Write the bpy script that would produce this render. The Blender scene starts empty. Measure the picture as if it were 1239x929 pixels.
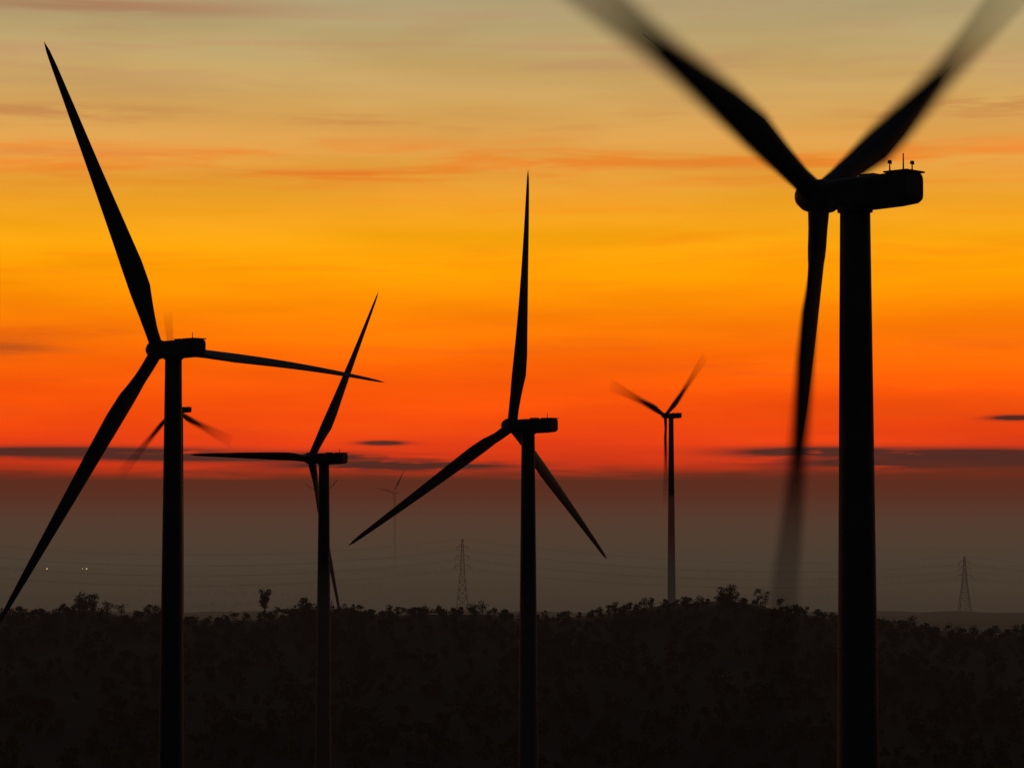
import bpy, math, random
import numpy as np
from mathutils import Vector, Matrix
random.seed(4); rng=np.random.default_rng(7)
scene=bpy.context.scene
CZ=150.0                      # camera altitude over the plain (m)
FPX=2914.0; PITCH=math.atan(115.5/FPX)

def lin(r,g,b):
    f=lambda c:(c/255/12.92) if c/255<=.04045 else ((c/255+.055)/1.055)**2.4
    return (f(r),f(g),f(b),1)

# ------------------------------------------------------------ camera
cd=bpy.data.cameras.new("camera"); cam=bpy.data.objects.new("camera",cd)
scene.collection.objects.link(cam); scene.camera=cam
cam.location=(0,0,CZ); cam.rotation_euler=(math.pi/2+PITCH,0,0)
cd.sensor_width=36; cd.lens=36*FPX/1239; cd.clip_start=1; cd.clip_end=120000
scene.view_settings.view_transform='Standard'; scene.view_settings.look='None'
scene.view_settings.exposure=0; scene.view_settings.gamma=1

def bearing(u,v,y):
    """world position that lies at ground distance y in the direction measured on site"""
    F=Vector((0,math.cos(PITCH),math.sin(PITCH)));U=Vector((0,-math.sin(PITCH),math.cos(PITCH)))
    D=F*FPX+Vector((1,0,0))*(u-619.5)-U*(v-464.5)
    P=D*(y/D.y); P.z+=CZ
    return P

# ------------------------------------------------------------ materials
def newmat(name):
    m=bpy.data.materials.new(name); m.use_nodes=True
    nt=m.node_tree; nt.nodes.clear()
    return m,nt,nt.nodes.new('ShaderNodeOutputMaterial')
def surf_mat(name,c1,c2,scale,rough=.8,detail=5,alpha=False,bump=0):
    m,nt,out=newmat(name); N=nt.nodes; L=nt.links
    tc=N.new('ShaderNodeTexCoord'); nz=N.new('ShaderNodeTexNoise')
    nz.inputs['Scale'].default_value=scale; nz.inputs['Detail'].default_value=detail
    L.new(tc.outputs['Object'],nz.inputs['Vector'])
    cr=N.new('ShaderNodeValToRGB'); cr.color_ramp.elements[0].position=.35; cr.color_ramp.elements[1].position=.65
    cr.color_ramp.elements[0].color=(*c1,1); cr.color_ramp.elements[1].color=(*c2,1)
    L.new(nz.outputs['Fac'],cr.inputs['Fac'])
    b=N.new('ShaderNodeBsdfPrincipled'); b.inputs['Roughness'].default_value=rough
    b.inputs['Specular IOR Level'].default_value=.2
    L.new(cr.outputs['Color'],b.inputs['Base Color'])
    if bump:
        bp=N.new('ShaderNodeBump'); bp.inputs['Strength'].default_value=bump; bp.inputs['Distance'].default_value=1
        L.new(nz.outputs['Fac'],bp.inputs['Height']); L.new(bp.outputs['Normal'],b.inputs['Normal'])
    if alpha:
        at=N.new('ShaderNodeAttribute'); at.attribute_name='coverage'
        tr=N.new('ShaderNodeBsdfTransparent'); mx=N.new('ShaderNodeMixShader')
        L.new(at.outputs['Fac'],mx.inputs['Fac']); L.new(tr.outputs[0],mx.inputs[1]); L.new(b.outputs[0],mx.inputs[2])
        L.new(mx.outputs[0],out.inputs['Surface'])
    else: L.new(b.outputs[0],out.inputs['Surface'])
    return m
M_PAINT=surf_mat("turbine_paint",(.30,.29,.28),(.36,.355,.35),.35,.6)
M_BLUR=surf_mat("turbine_blade_sweep",(.28,.28,.28),(.34,.34,.34),.35,.6,alpha=True)
M_STEEL=surf_mat("galvanised_steel",(.12,.12,.12),(.2,.2,.2),1.5,.6)
M_LEAF=surf_mat("foliage",(.035,.042,.022),(.055,.06,.035),.2,.9,2)
M_BARK=surf_mat("bark",(.06,.045,.03),(.1,.08,.06),2,.9)
M_HILL=surf_mat("hill_scrub",(.035,.037,.022),(.06,.058,.038),.06,.95,6,bump=.3)

# ------------------------------------------------------------ mesh helpers
def mesh_obj(name,V,Fc,mat,parent=None,smooth=False,sharp=None):
    me=bpy.data.meshes.new(name); me.from_pydata([tuple(v) for v in V],[],Fc); me.update()
    if smooth: me.polygons.foreach_set('use_smooth',[True]*len(me.polygons))
    me.materials.append(mat)
    o=bpy.data.objects.new(name,me); scene.collection.objects.link(o)
    if parent: o.parent=parent
    return o
def loft(rings,cap=True):
    V=[];Fc=[];n=len(rings[0])
    for r in rings: V+=list(r)
    for i in range(len(rings)-1):
        for j in range(n):
            a=i*n+j;b=i*n+(j+1)%n
            Fc.append((a,b,b+n,a+n))
    if cap:
        Fc.append(tuple(range(n-1,-1,-1))); k=(len(rings)-1)*n
        Fc.append(tuple(range(k,k+n)))
    return V,Fc
def tube(a,b,r0,r1,n=6):
    a=Vector(a);b=Vector(b);d=(b-a).normalized()
    x=d.orthogonal().normalized();y=d.cross(x)
    R=[]
    for p,r in((a,r0),(b,r1)):
        R.append([p+(x*math.cos(t)+y*math.sin(t))*r for t in [2*math.pi*k/n for k in range(n)]])
    return loft(R)
def join(parts):
    V=[];Fc=[]
    for v,f in parts:
        k=len(V);V+=[tuple(p) for p in v];Fc+=[tuple(i+k for i in q) for q in f]
    return V,Fc

# ------------------------------------------------------------ terrain
RID=[(-700,745),(-300,738),(0,735),(60,731),(105,724),(150,733),(200,735),(250,739),(340,739),(365,731),(430,729),(460,735),
     (500,731),(600,732),(640,738),(700,733),(780,726),(850,721),(878,716),(900,718),(950,728),(1000,737),
     (1060,743),(1100,744),(1150,753),(1200,758),(1239,758),(1500,762),(2000,752)]
RX=np.array([(u-619.5)/FPX*900 for u,_ in RID]); RZ=np.array([-(v+14-580)/FPX*900 for _,v in RID])
def sm(t): t=np.clip(t,0,1); return t*t*(3-2*t)
def terrain(x,y):
    """height relative to camera level"""
    x=np.asarray(x,float);y=np.asarray(y,float)
    rz=np.interp(x*900/np.clip(y,700,1100)*1.0,RX,RZ)
    near=-88+2*np.sin(x/170+1)*np.sin(y/140)
    t=(y-610)/(900-610)
    up=near+(rz-near)*np.where(t<1,np.clip(t,0,1)**.9,1)
    down=rz+(-86-rz)*sm((y-915)/200)
    z=np.where(y<610,near,np.where(y<915,up,down))
    z=np.where(y>1500,-86+(-150+86)*sm((y-1500)/900),z)
    z=z+np.where((y>650)&(y<3000),.8*np.sin(x/23+y/31)+.5*np.sin(x/11-y/17),0)
    return z
ys=np.concatenate([np.arange(-800,560,40),np.arange(560,1200,6),np.arange(1200,2600,40),np.geomspace(2600,70000,60)])
xs=np.concatenate([-np.geomspace(45000,320,40),np.arange(-312,313,6),np.geomspace(320,45000,40)])
X,Y=np.meshgrid(xs,ys); Z=terrain(X,Y)+CZ
nx=len(xs);ny=len(ys)
V=np.stack([X.ravel(),Y.ravel(),Z.ravel()],1)
idx=np.arange(nx*ny).reshape(ny,nx)
Fq=np.stack([idx[:-1,:-1].ravel(),idx[:-1,1:].ravel(),idx[1:,1:].ravel(),idx[1:,:-1].ravel()],1)
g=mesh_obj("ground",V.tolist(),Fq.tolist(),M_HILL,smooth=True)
nt=M_HILL.node_tree;N=nt.nodes;L=nt.links
b=[n for n in N if n.type=='BSDF_PRINCIPLED'][0]; cr0=[n for n in N if n.type=='VALTORGB'][0]
tc=[n for n in N if n.type=='TEX_COORD'][0]
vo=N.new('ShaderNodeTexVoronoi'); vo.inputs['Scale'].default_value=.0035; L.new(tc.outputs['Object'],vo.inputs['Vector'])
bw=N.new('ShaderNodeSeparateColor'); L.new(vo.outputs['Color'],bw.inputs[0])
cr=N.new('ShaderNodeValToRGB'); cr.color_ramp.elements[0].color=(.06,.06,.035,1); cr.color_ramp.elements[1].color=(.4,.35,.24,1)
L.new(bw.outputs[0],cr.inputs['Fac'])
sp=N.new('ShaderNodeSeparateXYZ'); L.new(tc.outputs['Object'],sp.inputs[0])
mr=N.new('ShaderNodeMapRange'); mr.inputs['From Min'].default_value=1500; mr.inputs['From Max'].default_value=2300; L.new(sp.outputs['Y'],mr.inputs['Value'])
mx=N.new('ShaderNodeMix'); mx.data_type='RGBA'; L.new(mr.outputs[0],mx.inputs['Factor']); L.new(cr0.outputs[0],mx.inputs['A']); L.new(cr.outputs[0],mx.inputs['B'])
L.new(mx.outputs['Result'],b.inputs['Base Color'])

def th(x,y): return float(terrain(x,y))+CZ

# ------------------------------------------------------------ wind turbines
R_=[0,1.2,3,6,10,14,20,30,40,46,48.5,50]
CH=[2.0,2.0,2.0,2.5,3.4,3.4,2.9,2.1,1.4,.95,.65,.08]
TK=[1,1,.95,.6,.38,.3,.25,.2,.17,.15,.14,.12]
TW=[22,22,22,21,18,14,10,6,4,3,3,3]
PA=[.5,.5,.48,.40,.32,.30,.30,.31,.33,.36,.4,.5]
ip=lambda r,T:float(np.interp(r,R_,T))
def blade_sections(off,S=0.0,r1=50,n=44,core=False,pitch=0.0,droop=0.0):
    rings=[]
    for r in np.concatenate([np.linspace(.3,14,18),np.linspace(15,r1,n-18)]) if r1>20 else np.linspace(.3,r1,24):
        c=ip(r,CH);tk=ip(r,TK)*c;be=math.radians(ip(r,TW)+pitch);pa=ip(r,PA);sh=(0.5-pa)*c
        if core: c=max(c-S*r,.04); tk=min(tk,c)
        ring=[]
        for k in range(16):
            t=2*math.pi*k/16
            w=min(1,max(0,(r-3)/6))
            cx=math.cos(t); ty=math.sin(t)*(1-w*.55*(cx+1)/2)
            x=cx*c/2+sh; y=ty*tk/2
            xx=x*math.cos(be)+y*math.sin(be); yy=-x*math.sin(be)+y*math.cos(be)
            ring.append((xx+droop*((r/50)**2-r/50),yy+off*(r/50)**1.6,r))
        rings.append(ring)
    return loft(rings)
def sweep_sheet(off,S,name,mat,parent):
    nr,nw=110,34;V=[];A=[];Fc=[]
    rr=np.linspace(1.0,50,nr)
    for r in rr:
        c=ip(r,CH);be=math.radians(ip(r,TW));sh=(0.5-ip(r,PA))*c*math.cos(be)
        cc=c*math.cos(be);B=S*r;W=cc+B
        for k in range(nw):
            s=k/(nw-1);x=(s-.5)*W
            a=min(s,1-s)*W/min(cc,B); a=min(1,a); a=a*a*(3-2*a)*min(1,cc/B)
            phi=(x/W*B)/r
            xl=x-x/W*B+sh
            px=xl*math.cos(phi)+r*math.sin(phi);pz=r*math.cos(phi)-xl*math.sin(phi)
            V.append((px,-(x/W)*c*math.sin(be)+off*(r/50)**1.6,pz));A.append(a)
    for i in range(nr-1):
        for k in range(nw-1):
            a=i*nw+k;Fc.append((a,a+1,a+nw+1,a+nw))
    o=mesh_obj(name,V,Fc,mat,parent,True)
    at=o.data.attributes.new('coverage','FLOAT','POINT'); at.data.foreach_set('value',A)
    return o

def rrect(w,h,y,zc,n=24,e=5):
    out=[]
    for k in range(n):
        t=2*math.pi*(k+.5)/n;c=math.cos(t);s=math.sin(t)
        out.append((math.copysign(abs(c)**(2/e),c)*w/2,y,zc+math.copysign(abs(s)**(2/e),s)*h/2))
    return out
OH=3.8
def turbine(u,v,d,psi,theta,tau,off,blur=0.0,pitch=(0,0,0),droop=(0,0,0),big_mast=False):
    hub=bearing(u,v,d)
    a=Vector((-math.sin(psi)*math.cos(tau),math.cos(psi)*math.cos(tau),math.sin(tau)))
    Rv=Vector((math.cos(psi),math.sin(psi),0)); U=Rv.cross(a)
    if U.z<0:U=-U
    ah=Vector((-math.sin(psi),math.cos(psi),0))
    base=hub-ah*OH
    gz=th(base.x,base.y)-.5
    E=bpy.data.objects.new("wind_turbine",None); scene.collection.objects.link(E); E.location=(base.x,base.y,gz)
    E.empty_display_size=5
    yaw=Matrix((( Rv.x,ah.x,0),(Rv.y,ah.y,0),(0,0,1))).to_4x4()
    H=hub.z-gz
    rings=[];TH=H-1.3
    def rad(z): return np.interp(TH-z,[0,50,90,130],[1.28,1.78,2.15,2.4])
    for z in np.linspace(0,TH,26):
        r=rad(z)
        rings.append([(r*math.cos(2*math.pi*k/40),r*math.sin(2*math.pi*k/40),z) for k in range(40)])
    P=[loft(rings)]
    for fz in (TH*.33,TH*.66,TH-.35):
        r=rad(fz)+.03
        P.append(loft([[(r*math.cos(2*math.pi*k/40),r*math.sin(2*math.pi*k/40),z) for k in range(40)] for z in (fz,fz+.2)]))
    mesh_obj("tower",*join(P),M_PAINT,E,True)
    rb=rad(0)+1.6
    mesh_obj("foundation",*loft([[(rb*math.cos(2*math.pi*k/24),rb*math.sin(2*math.pi*k/24),z) for k in range(24)] for z in (-.5,.7)]),M_PAINT,E)
    sec=[(2.5,1.9,2.0,-.05),(2.1,2.4,2.4,-.08),(1.2,2.75,2.7,-.1),(-1.5,2.9,2.8,-.12),(-4.2,2.9,2.75,-.08),(-5.7,2.9,2.6,-.02),(-6.0,2.8,2.4,.06),(-6.1,2.5,2.0,.12)]
    rings=[rrect(w,h,y,H+zc) for (y,w,h,zc) in sec]
    parts=[loft(rings)]
    parts.append(loft([rrect(2.8,.16,y,H+1.33,e=8) for y in(-3.9,-6.18)]))
    parts.append(loft([rrect(1.1,.3,y,H+1.33,e=8) for y in(-.8,-2.2)]))
    parts.append(loft([[(1.5*math.cos(2*math.pi*k/32),1.5*math.sin(2*math.pi*k/32),z) for k in range(32)] for z in(H-1.65,H-1.2)]))
    o=mesh_obj("nacelle",*join(parts),M_PAINT,E); o.matrix_local=yaw
    ps=[]
    if big_mast:
        posts=((-1.0,-4.3,.65),(.1,-4.9,1.5),(.95,-5.2,.7)); heads=(posts[0],posts[2])
    else:
        posts=((.1,-4.4,.9),); heads=()
    for (x,y,h) in posts: ps.append(tube((x,y,H+1.3),(x,y,H+1.45+h),.08,.05))
    for (x,y,h) in heads:
        ps.append(tube((x-.25,y,H+1.4+h),(x+.25,y,H+1.4+h),.05,.05));ps.append(tube((x,y,H+1.4+h),(x,y,H+1.65+h),.2,.15,8))
    o=mesh_obj("anemometer_mast",*join(ps),M_STEEL,E); o.matrix_local=yaw
    rot=Matrix(((Rv.x,a.x,U.x),(Rv.y,a.y,U.y),(Rv.z,a.z,U.z))).to_4x4()
    hubM=Matrix.Translation(Vector((hub.x-base.x,hub.y-base.y,H)))@rot
    prof=[(-1.5,1.15),(-1.3,1.35),(-.4,1.5),(.6,1.48),(1.4,1.25),(2.0,.85),(2.35,.4),(2.45,.05)]
    o=mesh_obj("hub",*loft([[(r*math.cos(2*math.pi*k/32),y,r*math.sin(2*math.pi*k/32)) for k in range(32)] for y,r in prof]),M_PAINT,E,True)
    o.matrix_local=hubM
    for i in range(3):
        t=theta+i*2*math.pi/3
        m=hubM@Matrix.Rotation(t,4,'Y')
        if blur:
            o=mesh_obj(f"blade_{i+1}",*blade_sections(off,blur,r1=min(50,3.0/blur),core=True),M_PAINT,E,True); o.matrix_local=m
            o=sweep_sheet(off,blur,f"blade_{i+1}_sweep",M_BLUR,E); o.matrix_local=m
        else:
            o=mesh_obj(f"blade_{i+1}",*blade_sections(off,pitch=pitch[i],droop=droop[i]),M_PAINT,E,True); o.matrix_local=m
    return E
turbine(991,238,207,.80,-1.13,.09,5.0,blur=.12,big_mast=True)
turbine(191,423,372.6,.823,-.452,.02,.9,pitch=(8,48,-6),droop=(0,3,0))
turbine(619.5,515,467,.96,.055,.09,2.6)
turbine(376.4,554.4,598,1.086,.53,.118,.9,pitch=(0,0,38))
turbine(805,503,1288,.877,.833,.093,2.9,blur=.13)
turbine(211.5,496,1210,1.0,-.21,.086,.4,blur=.14)
turbine(475.5,596,4029,1.044,.689,.1,1.9)
turbine(390,600,4100,.95,.95,.1,1.9)

# ------------------------------------------------------------ electricity pylons
def pylon(u,vtop,d):
    top=bearing(u,vtop,d); gz=th(top.x,top.y)-.3; H=top.z-gz
    E=bpy.data.objects.new("electricity_pylon",None); scene.collection.objects.link(E); E.location=(top.x,top.y,gz)
    P=[]
    def hw(z): return np.interp(z/H,[0,.55,1],[4.2,1.5,.35])
    zs=[0,.14,.26,.37,.47,.56,.64,.72,.80,.88,.94,1]
    q=[(1,1),(-1,1),(-1,-1),(1,-1)]
    for i in range(len(zs)-1):
        z0,z1=zs[i]*H,zs[i+1]*H;a,b_=hw(z0),hw(z1)
        for k in range(4):
            c=q[k];e=q[(k+1)%4]
            P.append(tube((c[0]*a,c[1]*a,z0),(c[0]*b_,c[1]*b_,z1),.24,.24,4))
            P.append(tube((c[0]*a,c[1]*a,z0),(e[0]*b_,e[1]*b_,z1),.13,.13,4))
            P.append(tube((e[0]*a,e[1]*a,z0),(c[0]*b_,c[1]*b_,z1),.13,.13,4))
            P.append(tube((c[0]*b_,c[1]*b_,z1),(e[0]*b_,e[1]*b_,z1),.12,.12,4))
    mesh_obj("lattice_mast",*join(P),M_STEEL,E)
    A=[];tips=[]
    for fz,w in((.66,4.6),(.78,4.0),(.90,3.4)):
        z=fz*H;a=hw(z)
        for s in(-1,1):
            for yy in(-a,a):
                A.append(tube((s*a,yy,z),(s*w,0,z+.2),.15,.12,4)); A.append(tube((s*a,yy,z+1.7),(s*w,0,z+.2),.13,.1,4))
            A.append(tube((s*w,0,z+.2),(s*w,0,z-1.6),.16,.16,6)); tips.append(Vector((top.x+s*w,top.y,gz+z-1.6)))
    mesh_obj("crossarms",*join(A),M_STEEL,E)
    tips.append(Vector((top.x,top.y,gz+H)))
    return E,tips
py=[pylon(-60,655,1420),pylon(559.5,652,1500),pylon(1167,673,1640),pylon(1800,690,1800)]
W=[]
for (E0,a),(E1,b_) in zip(py[:-1],py[1:]):
    for p,q in zip(a,b_):
        n=16;pts=[]
        for i in range(n+1):
            t=i/n;pt=p.lerp(q,t);pt.z-=9*4*t*(1-t);pts.append(pt)
        for i in range(n): W.append(tube(pts[i],pts[i+1],.05,.05,4))
mesh_obj("power_lines",*join(W),M_STEEL)

# ------------------------------------------------------------ vegetation
def leaf_cloud(cent,rad,n,size):
    d=rng.normal(size=(n,3));d/=np.linalg.norm(d,axis=1)[:,None]
    rr=rng.uniform(.3,1.05,n)**.6
    c=cent+d*rad*rr[:,None]
    a=rng.normal(size=(n,3));a/=np.linalg.norm(a,axis=1)[:,None]
    b=np.cross(a,rng.normal(size=(n,3)));b/=np.linalg.norm(b,axis=1)[:,None]
    s=size*rng.uniform(.5,1.2,n)[:,None]
    return np.stack([c-a*s-b*s*.6,c+a*s-b*s*.6,c+a*s*.7+b*s*.7,c-a*s*.7+b*s*.6],1).reshape(-1,3)
def crown(x,y,z,h,r,nleaf,size,clumps=6,trunk=.35):
    out=[];hz=h*(1-trunk)
    for k in range(clumps):
        an=rng.uniform(0,6.28);q=rng.uniform(0,.65)*r
        cz=z+h*trunk+hz*rng.uniform(.15,.8)
        k2=rng.uniform(.35,.6)*r
        out.append(leaf_cloud(np.array([x+q*math.cos(an),y+q*math.sin(an),cz]),np.array([k2,k2,k2*rng.uniform(.6,.9)]),nleaf//clumps,size))
    return np.concatenate(out)
def leafmesh(name,chunks,parts,mat2=M_BARK,parent=None):
    Lv=np.concatenate(chunks);nq=len(Lv)//4
    me=bpy.data.meshes.new(name)
    TV,TF=join(parts) if parts else ([],[])
    n0=len(Lv)
    faces=np.arange(n0).reshape(-1,4).tolist()+[tuple(i+n0 for i in f) for f in TF]
    me.from_pydata(Lv.tolist()+[tuple(p) for p in TV],[],faces)
    me.materials.append(M_LEAF);me.materials.append(mat2)
    mi=np.zeros(len(faces),int);mi[nq:]=1;me.polygons.foreach_set('material_index',mi);me.update()
    o=bpy.data.objects.new(name,me);scene.collection.objects.link(o)
    if parent:o.parent=parent
    return o
ch=[];tp=[]
for i in range(520):                       # low understorey along the ridge
    x=rng.uniform(-260,260);y=rng.uniform(875,925)
    z=th(x,y);h=rng.uniform(1.6,3.2);r=rng.uniform(1.4,2.6)
    ch.append(crown(x,y,z,h,r,130,.25,6,.0))
x=-262.0
while x<262:                               # skyline trees: groups of mixed height with gaps
    gh=rng.choice([3.6,4.6,5.6,7.0],p=[.35,.33,.22,.1]);nn=rng.integers(1,5)
    for k in range(nn):
        h=gh*rng.uniform(.75,1.12);r=h*rng.uniform(.33,.55);y=rng.uniform(890,914)
        xx=x+rng.uniform(-.6,.6);z=th(xx,y)
        ch.append(crown(xx,y,z,h,r,260,.24,9,.12)); tp.append(tube((xx,y,z-.4),(xx,y,z+h*.6),.2,.07,5))
        x+=r*rng.uniform(.9,1.5)
    x+=rng.uniform(.5,4.5)
for u,w_ in((96,3.2),(104,3.8),(113,3),(180,2.6),(190,3.2),(196,2.4),(365,3),(372,2.4),(872,3),(884,3.4)):   # taller clumps
    Pn=bearing(u,720,903);z=th(Pn.x,903);h=rng.uniform(6.3,7.8)
    ch.append(crown(Pn.x,903,z,h,w_,520,.25,13,.0)); tp.append(tube((Pn.x,903,z-.4),(Pn.x,903,z+h*.6),.3,.08,5))
for i in range(1900):                      # wooded slope
    x=rng.uniform(-260,260);y=rng.uniform(625,880)
    z=th(x,y);h=rng.uniform(2.5,6);r=h*rng.uniform(.5,.8)
    ch.append(crown(x,y,z,h,r,60,.55,5,.05))
leafmesh("distant_trees",ch,tp)
def lone_tree(u,vtop,d,wr):
    top=bearing(u,vtop,d);gz=th(top.x,top.y);h=top.z-gz
    x,y=top.x,top.y
    parts=[tube((x,y,gz-.4),(x+.2,y,gz+h*.45),.32,.22,8)];chs=[]
    for k in range(16):
        an=k*2.4;q=wr*rng.uniform(.05,.65);e=(x+q*math.cos(an),y+q*math.sin(an),gz+h*rng.uniform(.42,.88))
        parts.append(tube((x+.2,y,gz+h*rng.uniform(.3,.4)),e,.13,.04,5))
        chs.append(leaf_cloud(np.array(e),np.array([wr*.4,wr*.4,wr*.4]),110,.22))
    leafmesh("tree",chs,parts)
lone_tree(320,708,900,3.1)
ch=[]
for i in range(30):
    y0=rng.uniform(2500,5200);x0=rng.uniform(-.3,.3)*y0;ln=rng.uniform(80,380);sl=rng.uniform(-.3,.3)
    for k in range(int(ln/9)):
        x=x0+k*9+rng.uniform(-3,3);y=y0+sl*k*9;h=rng.uniform(4,9)
        ch.append(crown(x,y,th(x,y),h,h*.7,24,1.5,3,.05))
leafmesh("hedgerow",ch,[])

# ------------------------------------------------------------ street lamps far out on the plain
m,nt,out=newmat("lamp_glow");e=nt.nodes.new('ShaderNodeEmission');e.inputs[0].default_value=(1,.72,.35,1);e.inputs[1].default_value=10
nt.links.new(e.outputs[0],out.inputs['Surface'])
for u,v in((57,692),(105,690.5),(100,691)):
    y=3900;Pn=bearing(u,v,y);gz=th(Pn.x,Pn.y)
    E=bpy.data.objects.new("street_lamp",None);scene.collection.objects.link(E);E.location=(Pn.x,Pn.y,gz)
    H=Pn.z-gz;H=max(H,6)
    mesh_obj("pole",*join([tube((0,0,0),(0,0,H),.14,.09),tube((0,0,H),(0,-1.6,H+.3),.07,.06)]),M_STEEL,E)
    s=.8 if u!=100 else .45
    mesh_obj("lamp_head",*loft([[(r*s*math.cos(2*math.pi*k/12),-1.6+r*s*math.sin(2*math.pi*k/12),H+.2+z*s) for k in range(12)] for z,r in((-.6,.3),(-.4,.8),(0,1),(.4,.7),(.6,.2))]),m,E)

# ------------------------------------------------------------ evening haze lying on the land
def haze(name,z0,z1,col,sig,ya=1020,yb=60000,x=30000):
    m,nt,out=newmat(name)
    ab=nt.nodes.new('ShaderNodeVolumeAbsorption');ab.inputs['Color'].default_value=(0,0,0,1);ab.inputs['Density'].default_value=sig
    em=nt.nodes.new('ShaderNodeEmission');em.inputs[0].default_value=col;em.inputs[1].default_value=sig
    ad=nt.nodes.new('ShaderNodeAddShader');nt.links.new(ab.outputs[0],ad.inputs[0]);nt.links.new(em.outputs[0],ad.inputs[1])
    nt.links.new(ad.outputs[0],out.inputs['Volume'])
    V=[(-x,ya,z0),(x,ya,z0),(x,yb,z0),(-x,yb,z0),(-x,ya,z1),(x,ya,z1),(x,yb,z1),(-x,yb,z1)]
    Fc=[(3,2,1,0),(4,5,6,7),(0,1,5,4),(1,2,6,5),(2,3,7,6),(3,0,4,7)]
    return mesh_obj(name,V,Fc,m)
haze("haze",CZ-36,CZ-8,lin(91,46,32),4.8e-4)
haze("haze",-6,CZ-36.01,lin(80,67,54),5.0e-4)
haze("haze",20,CZ-20,lin(70,54,47),1.9e-4,ya=400,yb=1019.9)

# ------------------------------------------------------------ sky
w=bpy.data.worlds.new("World");scene.world=w;w.use_nodes=True
try:
    w.cycles.sampling_method='MANUAL';w.cycles.sample_map_resolution=512
except Exception: pass
nt=w.node_tree;nt.nodes.clear();N=nt.nodes;L=nt.links
def mth(op,a,b=None,c=None,clamp=False):
    n=N.new('ShaderNodeMath');n.operation=op;n.use_clamp=clamp
    for i,x in enumerate((a,b,c)):
        if x is None:continue
        if isinstance(x,(int,float)):n.inputs[i].default_value=x
        else:L.new(x,n.inputs[i])
    return n.outputs[0]
def mixc(f,a,b,mode='MIX'):
    n=N.new('ShaderNodeMix');n.data_type='RGBA';n.blend_type=mode
    for s,x in(('Factor',f),('A',a),('B',b)):
        if isinstance(x,(int,float)):n.inputs[s].default_value=x
        elif isinstance(x,tuple):n.inputs[s].default_value=x
        else:L.new(x,n.inputs[s])
    return n.outputs['Result']
def mrange(x,a,b,c=0,d=1,sm=True):
    n=N.new('ShaderNodeMapRange');n.interpolation_type='SMOOTHSTEP' if sm else 'LINEAR'
    L.new(x,n.inputs['Value'])
    for i,v in zip(('From Min','From Max','To Min','To Max'),(a,b,c,d)):n.inputs[i].default_value=v
    return n.outputs[0]
tc=N.new('ShaderNodeTexCoord');sp=N.new('ShaderNodeSeparateXYZ');L.new(tc.outputs['Generated'],sp.inputs[0])
el=mth('ARCSINE',sp.outputs['Z']);az=mth('ARCTAN2',sp.outputs['X'],sp.outputs['Y'])
def noise(sa,se,detail=5,rough=.55,seed=0.0,dist=0.0):
    c=N.new('ShaderNodeCombineXYZ');L.new(mth('MULTIPLY',az,sa),c.inputs[0]);L.new(mth('MULTIPLY',el,se),c.inputs[1]);c.inputs[2].default_value=seed
    n=N.new('ShaderNodeTexNoise');n.inputs['Scale'].default_value=1;n.inputs['Detail'].default_value=detail;n.inputs['Roughness'].default_value=rough
    n.inputs['Distortion'].default_value=dist
    L.new(c.outputs[0],n.inputs['Vector']);return n.outputs['Fac']
n1=noise(7,55,3,.5,3.1);n2=noise(22,260,4,.6,7.7);n3=noise(10,120,4,.55,12.3,.4)
wel=mth('ADD',el,mth('ADD',mth('MULTIPLY',mth('SUBTRACT',n1,.5),.016),mth('MULTIPLY',mth('SUBTRACT',n2,.5),.0035)))
STOP=[(640,(70,38,25)),(590,(84,40,27)),(582,(112,44,27)),(573,(172,50,25)),(562,(208,54,22)),(540,(226,60,22)),(510,(240,72,14)),(480,(250,84,10)),(440,(255,102,6)),(400,(255,124,4)),
(360,(255,143,2)),(320,(255,160,4)),(290,(250,165,14)),(255,(242,163,34)),(220,(233,159,54)),(180,(226,161,74)),(130,(212,165,92)),(80,(197,164,104)),(40,(184,161,112)),(0,(174,158,118)),(-150,(130,130,110)),(-400,(80,88,92)),(-900,(40,48,62))]
E0,E1=-.03,.52
cr=N.new('ShaderNodeValToRGB');R=cr.color_ramp
L.new(mrange(wel,E0,E1,0,1,False),cr.inputs['Fac'])
pts=[(((580-v)/FPX-E0)/(E1-E0),lin(*c)) for v,c in STOP]
R.elements[0].position=pts[0][0];R.elements[0].color=pts[0][1];R.elements[1].position=pts[-1][0];R.elements[1].color=pts[-1][1]
for p_,c_ in pts[1:-1]:
    e=R.elements.new(p_);e.color=c_
col=cr.outputs['Color']
def band(vc,hw):
    t=mth('DIVIDE',mth('SUBTRACT',el,(580-vc)/FPX),hw/FPX)
    return mth('EXPONENT',mth('MULTIPLY',mth('MULTIPLY',t,t),-1))
def azm(uc,hw):
    t=mth('DIVIDE',mth('SUBTRACT',az,(uc-619.5)/FPX),hw/FPX)
    return mth('EXPONENT',mth('MULTIPLY',mth('MULTIPLY',t,t),-1))
mul=lambda *a:__import__('functools').reduce(lambda p,q:mth('MULTIPLY',p,q),a)
s=mul(band(200,26),mrange(n3,.42,.62)); col=mixc(mth('MULTIPLY',s,.75),col,lin(236,128,38))
s=mul(band(70,55),mrange(n3,.48,.68)); col=mixc(mth('MULTIPLY',s,.45),col,lin(192,142,104))
s=mul(band(150,14),mrange(n2,.5,.7)); col=mixc(mth('MULTIPLY',s,.4),col,lin(206,130,70))
s=mul(band(213,7),azm(400,150),mrange(n2,.35,.6)); col=mixc(mth('MULTIPLY',s,.6),col,lin(228,110,30))
s=mul(band(19,10),azm(120,210),mrange(n3,.3,.52)); col=mixc(mth('MULTIPLY',s,.85),col,lin(168,118,86))
s=mul(band(144,10),azm(60,140),mrange(n2,.35,.55)); col=mixc(mth('MULTIPLY',s,.65),col,lin(190,126,74))
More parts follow.
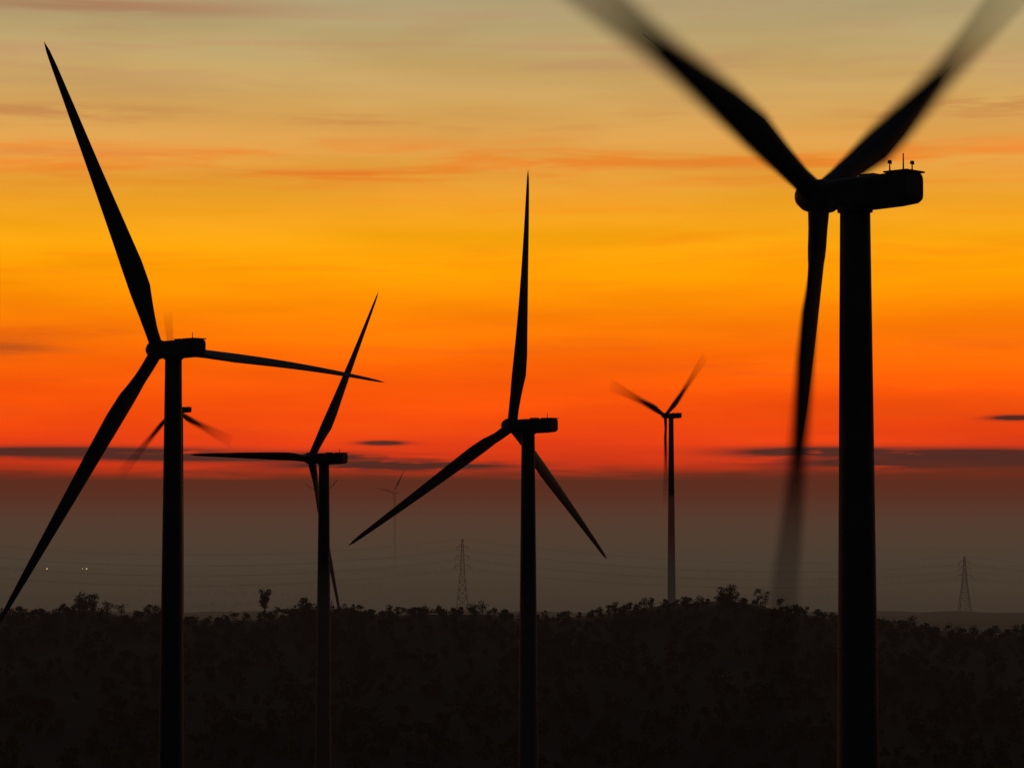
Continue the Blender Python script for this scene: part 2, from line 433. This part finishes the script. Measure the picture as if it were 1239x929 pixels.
s=mul(band(192,6),azm(80,200),mrange(n2,.35,.55)); col=mixc(mth('MULTIPLY',s,.6),col,lin(222,124,52))
s=mul(band(134,9),azm(1220,100),mrange(n2,.35,.6)); col=mixc(mth('MULTIPLY',s,.7),col,lin(186,108,60))
s=mul(band(350,110),mrange(n3,.5,.72)); col=mixc(mth('MULTIPLY',s,.35),col,lin(250,120,12))
s=mul(band(470,60),mrange(n3,.52,.7)); col=mixc(mth('MULTIPLY',s,.35),col,lin(226,72,20))
s=mul(band(424,11),azm(10,75),mrange(n3,.25,.5)); col=mixc(mth('MULTIPLY',s,.75),col,lin(170,72,28))
s=mul(band(405,9),azm(60,130),mrange(n2,.3,.6)); col=mixc(mth('MULTIPLY',s,.5),col,lin(220,88,16))
bar=lambda vc,hw,uc,uw,lo=.3,hi=.48:mul(band(vc,hw),azm(uc,uw),mrange(n2,lo,hi))
dark=lin(80,42,35)
for a_ in((547,6,90,170),(553,5.5,280,200),(563,6,480,150),(547,6,990,110),(551,8,1170,140),(560,7,1130,190),(536,2.8,463,28),(507,3,1218,28)):
    col=mixc(mth('MULTIPLY',mth('MULTIPLY',bar(*a_),1.7),1,clamp=True),col,dark)
# distant cloud bank at horizon, uneven top
top=mth('ADD',.0014,mth('MULTIPLY',mth('SUBTRACT',n2,.45),.012))
top=mth('ADD',top,mth('MULTIPLY',azm(1160,260),.0035))
t=mth('SUBTRACT',top,el)
bk=mrange(t,-.0035,.003)
col=mixc(mth('MULTIPLY',bk,.9),col,lin(92,44,31))
col=mixc(.5,col,mixc(1.0,col,mrange(n1,.3,.7,.86,1.12),'MULTIPLY'))
ca=mth('COSINE',az);side=mrange(ca,.35,.95)
col=mixc(side,lin(11,12,17),col)
sky=N.new('ShaderNodeTexSky');sky.sky_type='NISHITA';sky.sun_disc=False;sky.sun_elevation=math.radians(0.3);sky.sun_rotation=0
bg1=N.new('ShaderNodeBackground');L.new(col,bg1.inputs[0]);bg1.inputs[1].default_value=1
bg2=N.new('ShaderNodeBackground');L.new(sky.outputs[0],bg2.inputs[0]);bg2.inputs[1].default_value=.0008
ad=N.new('ShaderNodeAddShader');L.new(bg1.outputs[0],ad.inputs[0]);L.new(bg2.outputs[0],ad.inputs[1])
wo=N.new('ShaderNodeOutputWorld');L.new(ad.outputs[0],wo.inputs['Surface'])

sd=bpy.data.lights.new("sun",'SUN');sd.energy=.05;sd.angle=math.radians(.5);sd.color=(1,.45,.18)
so=bpy.data.objects.new("sun",sd);scene.collection.objects.link(so)
so.rotation_euler=(math.radians(-89.7),0,0)   # low sun beyond the horizon (+Y)
so.location=(0,3000,400)
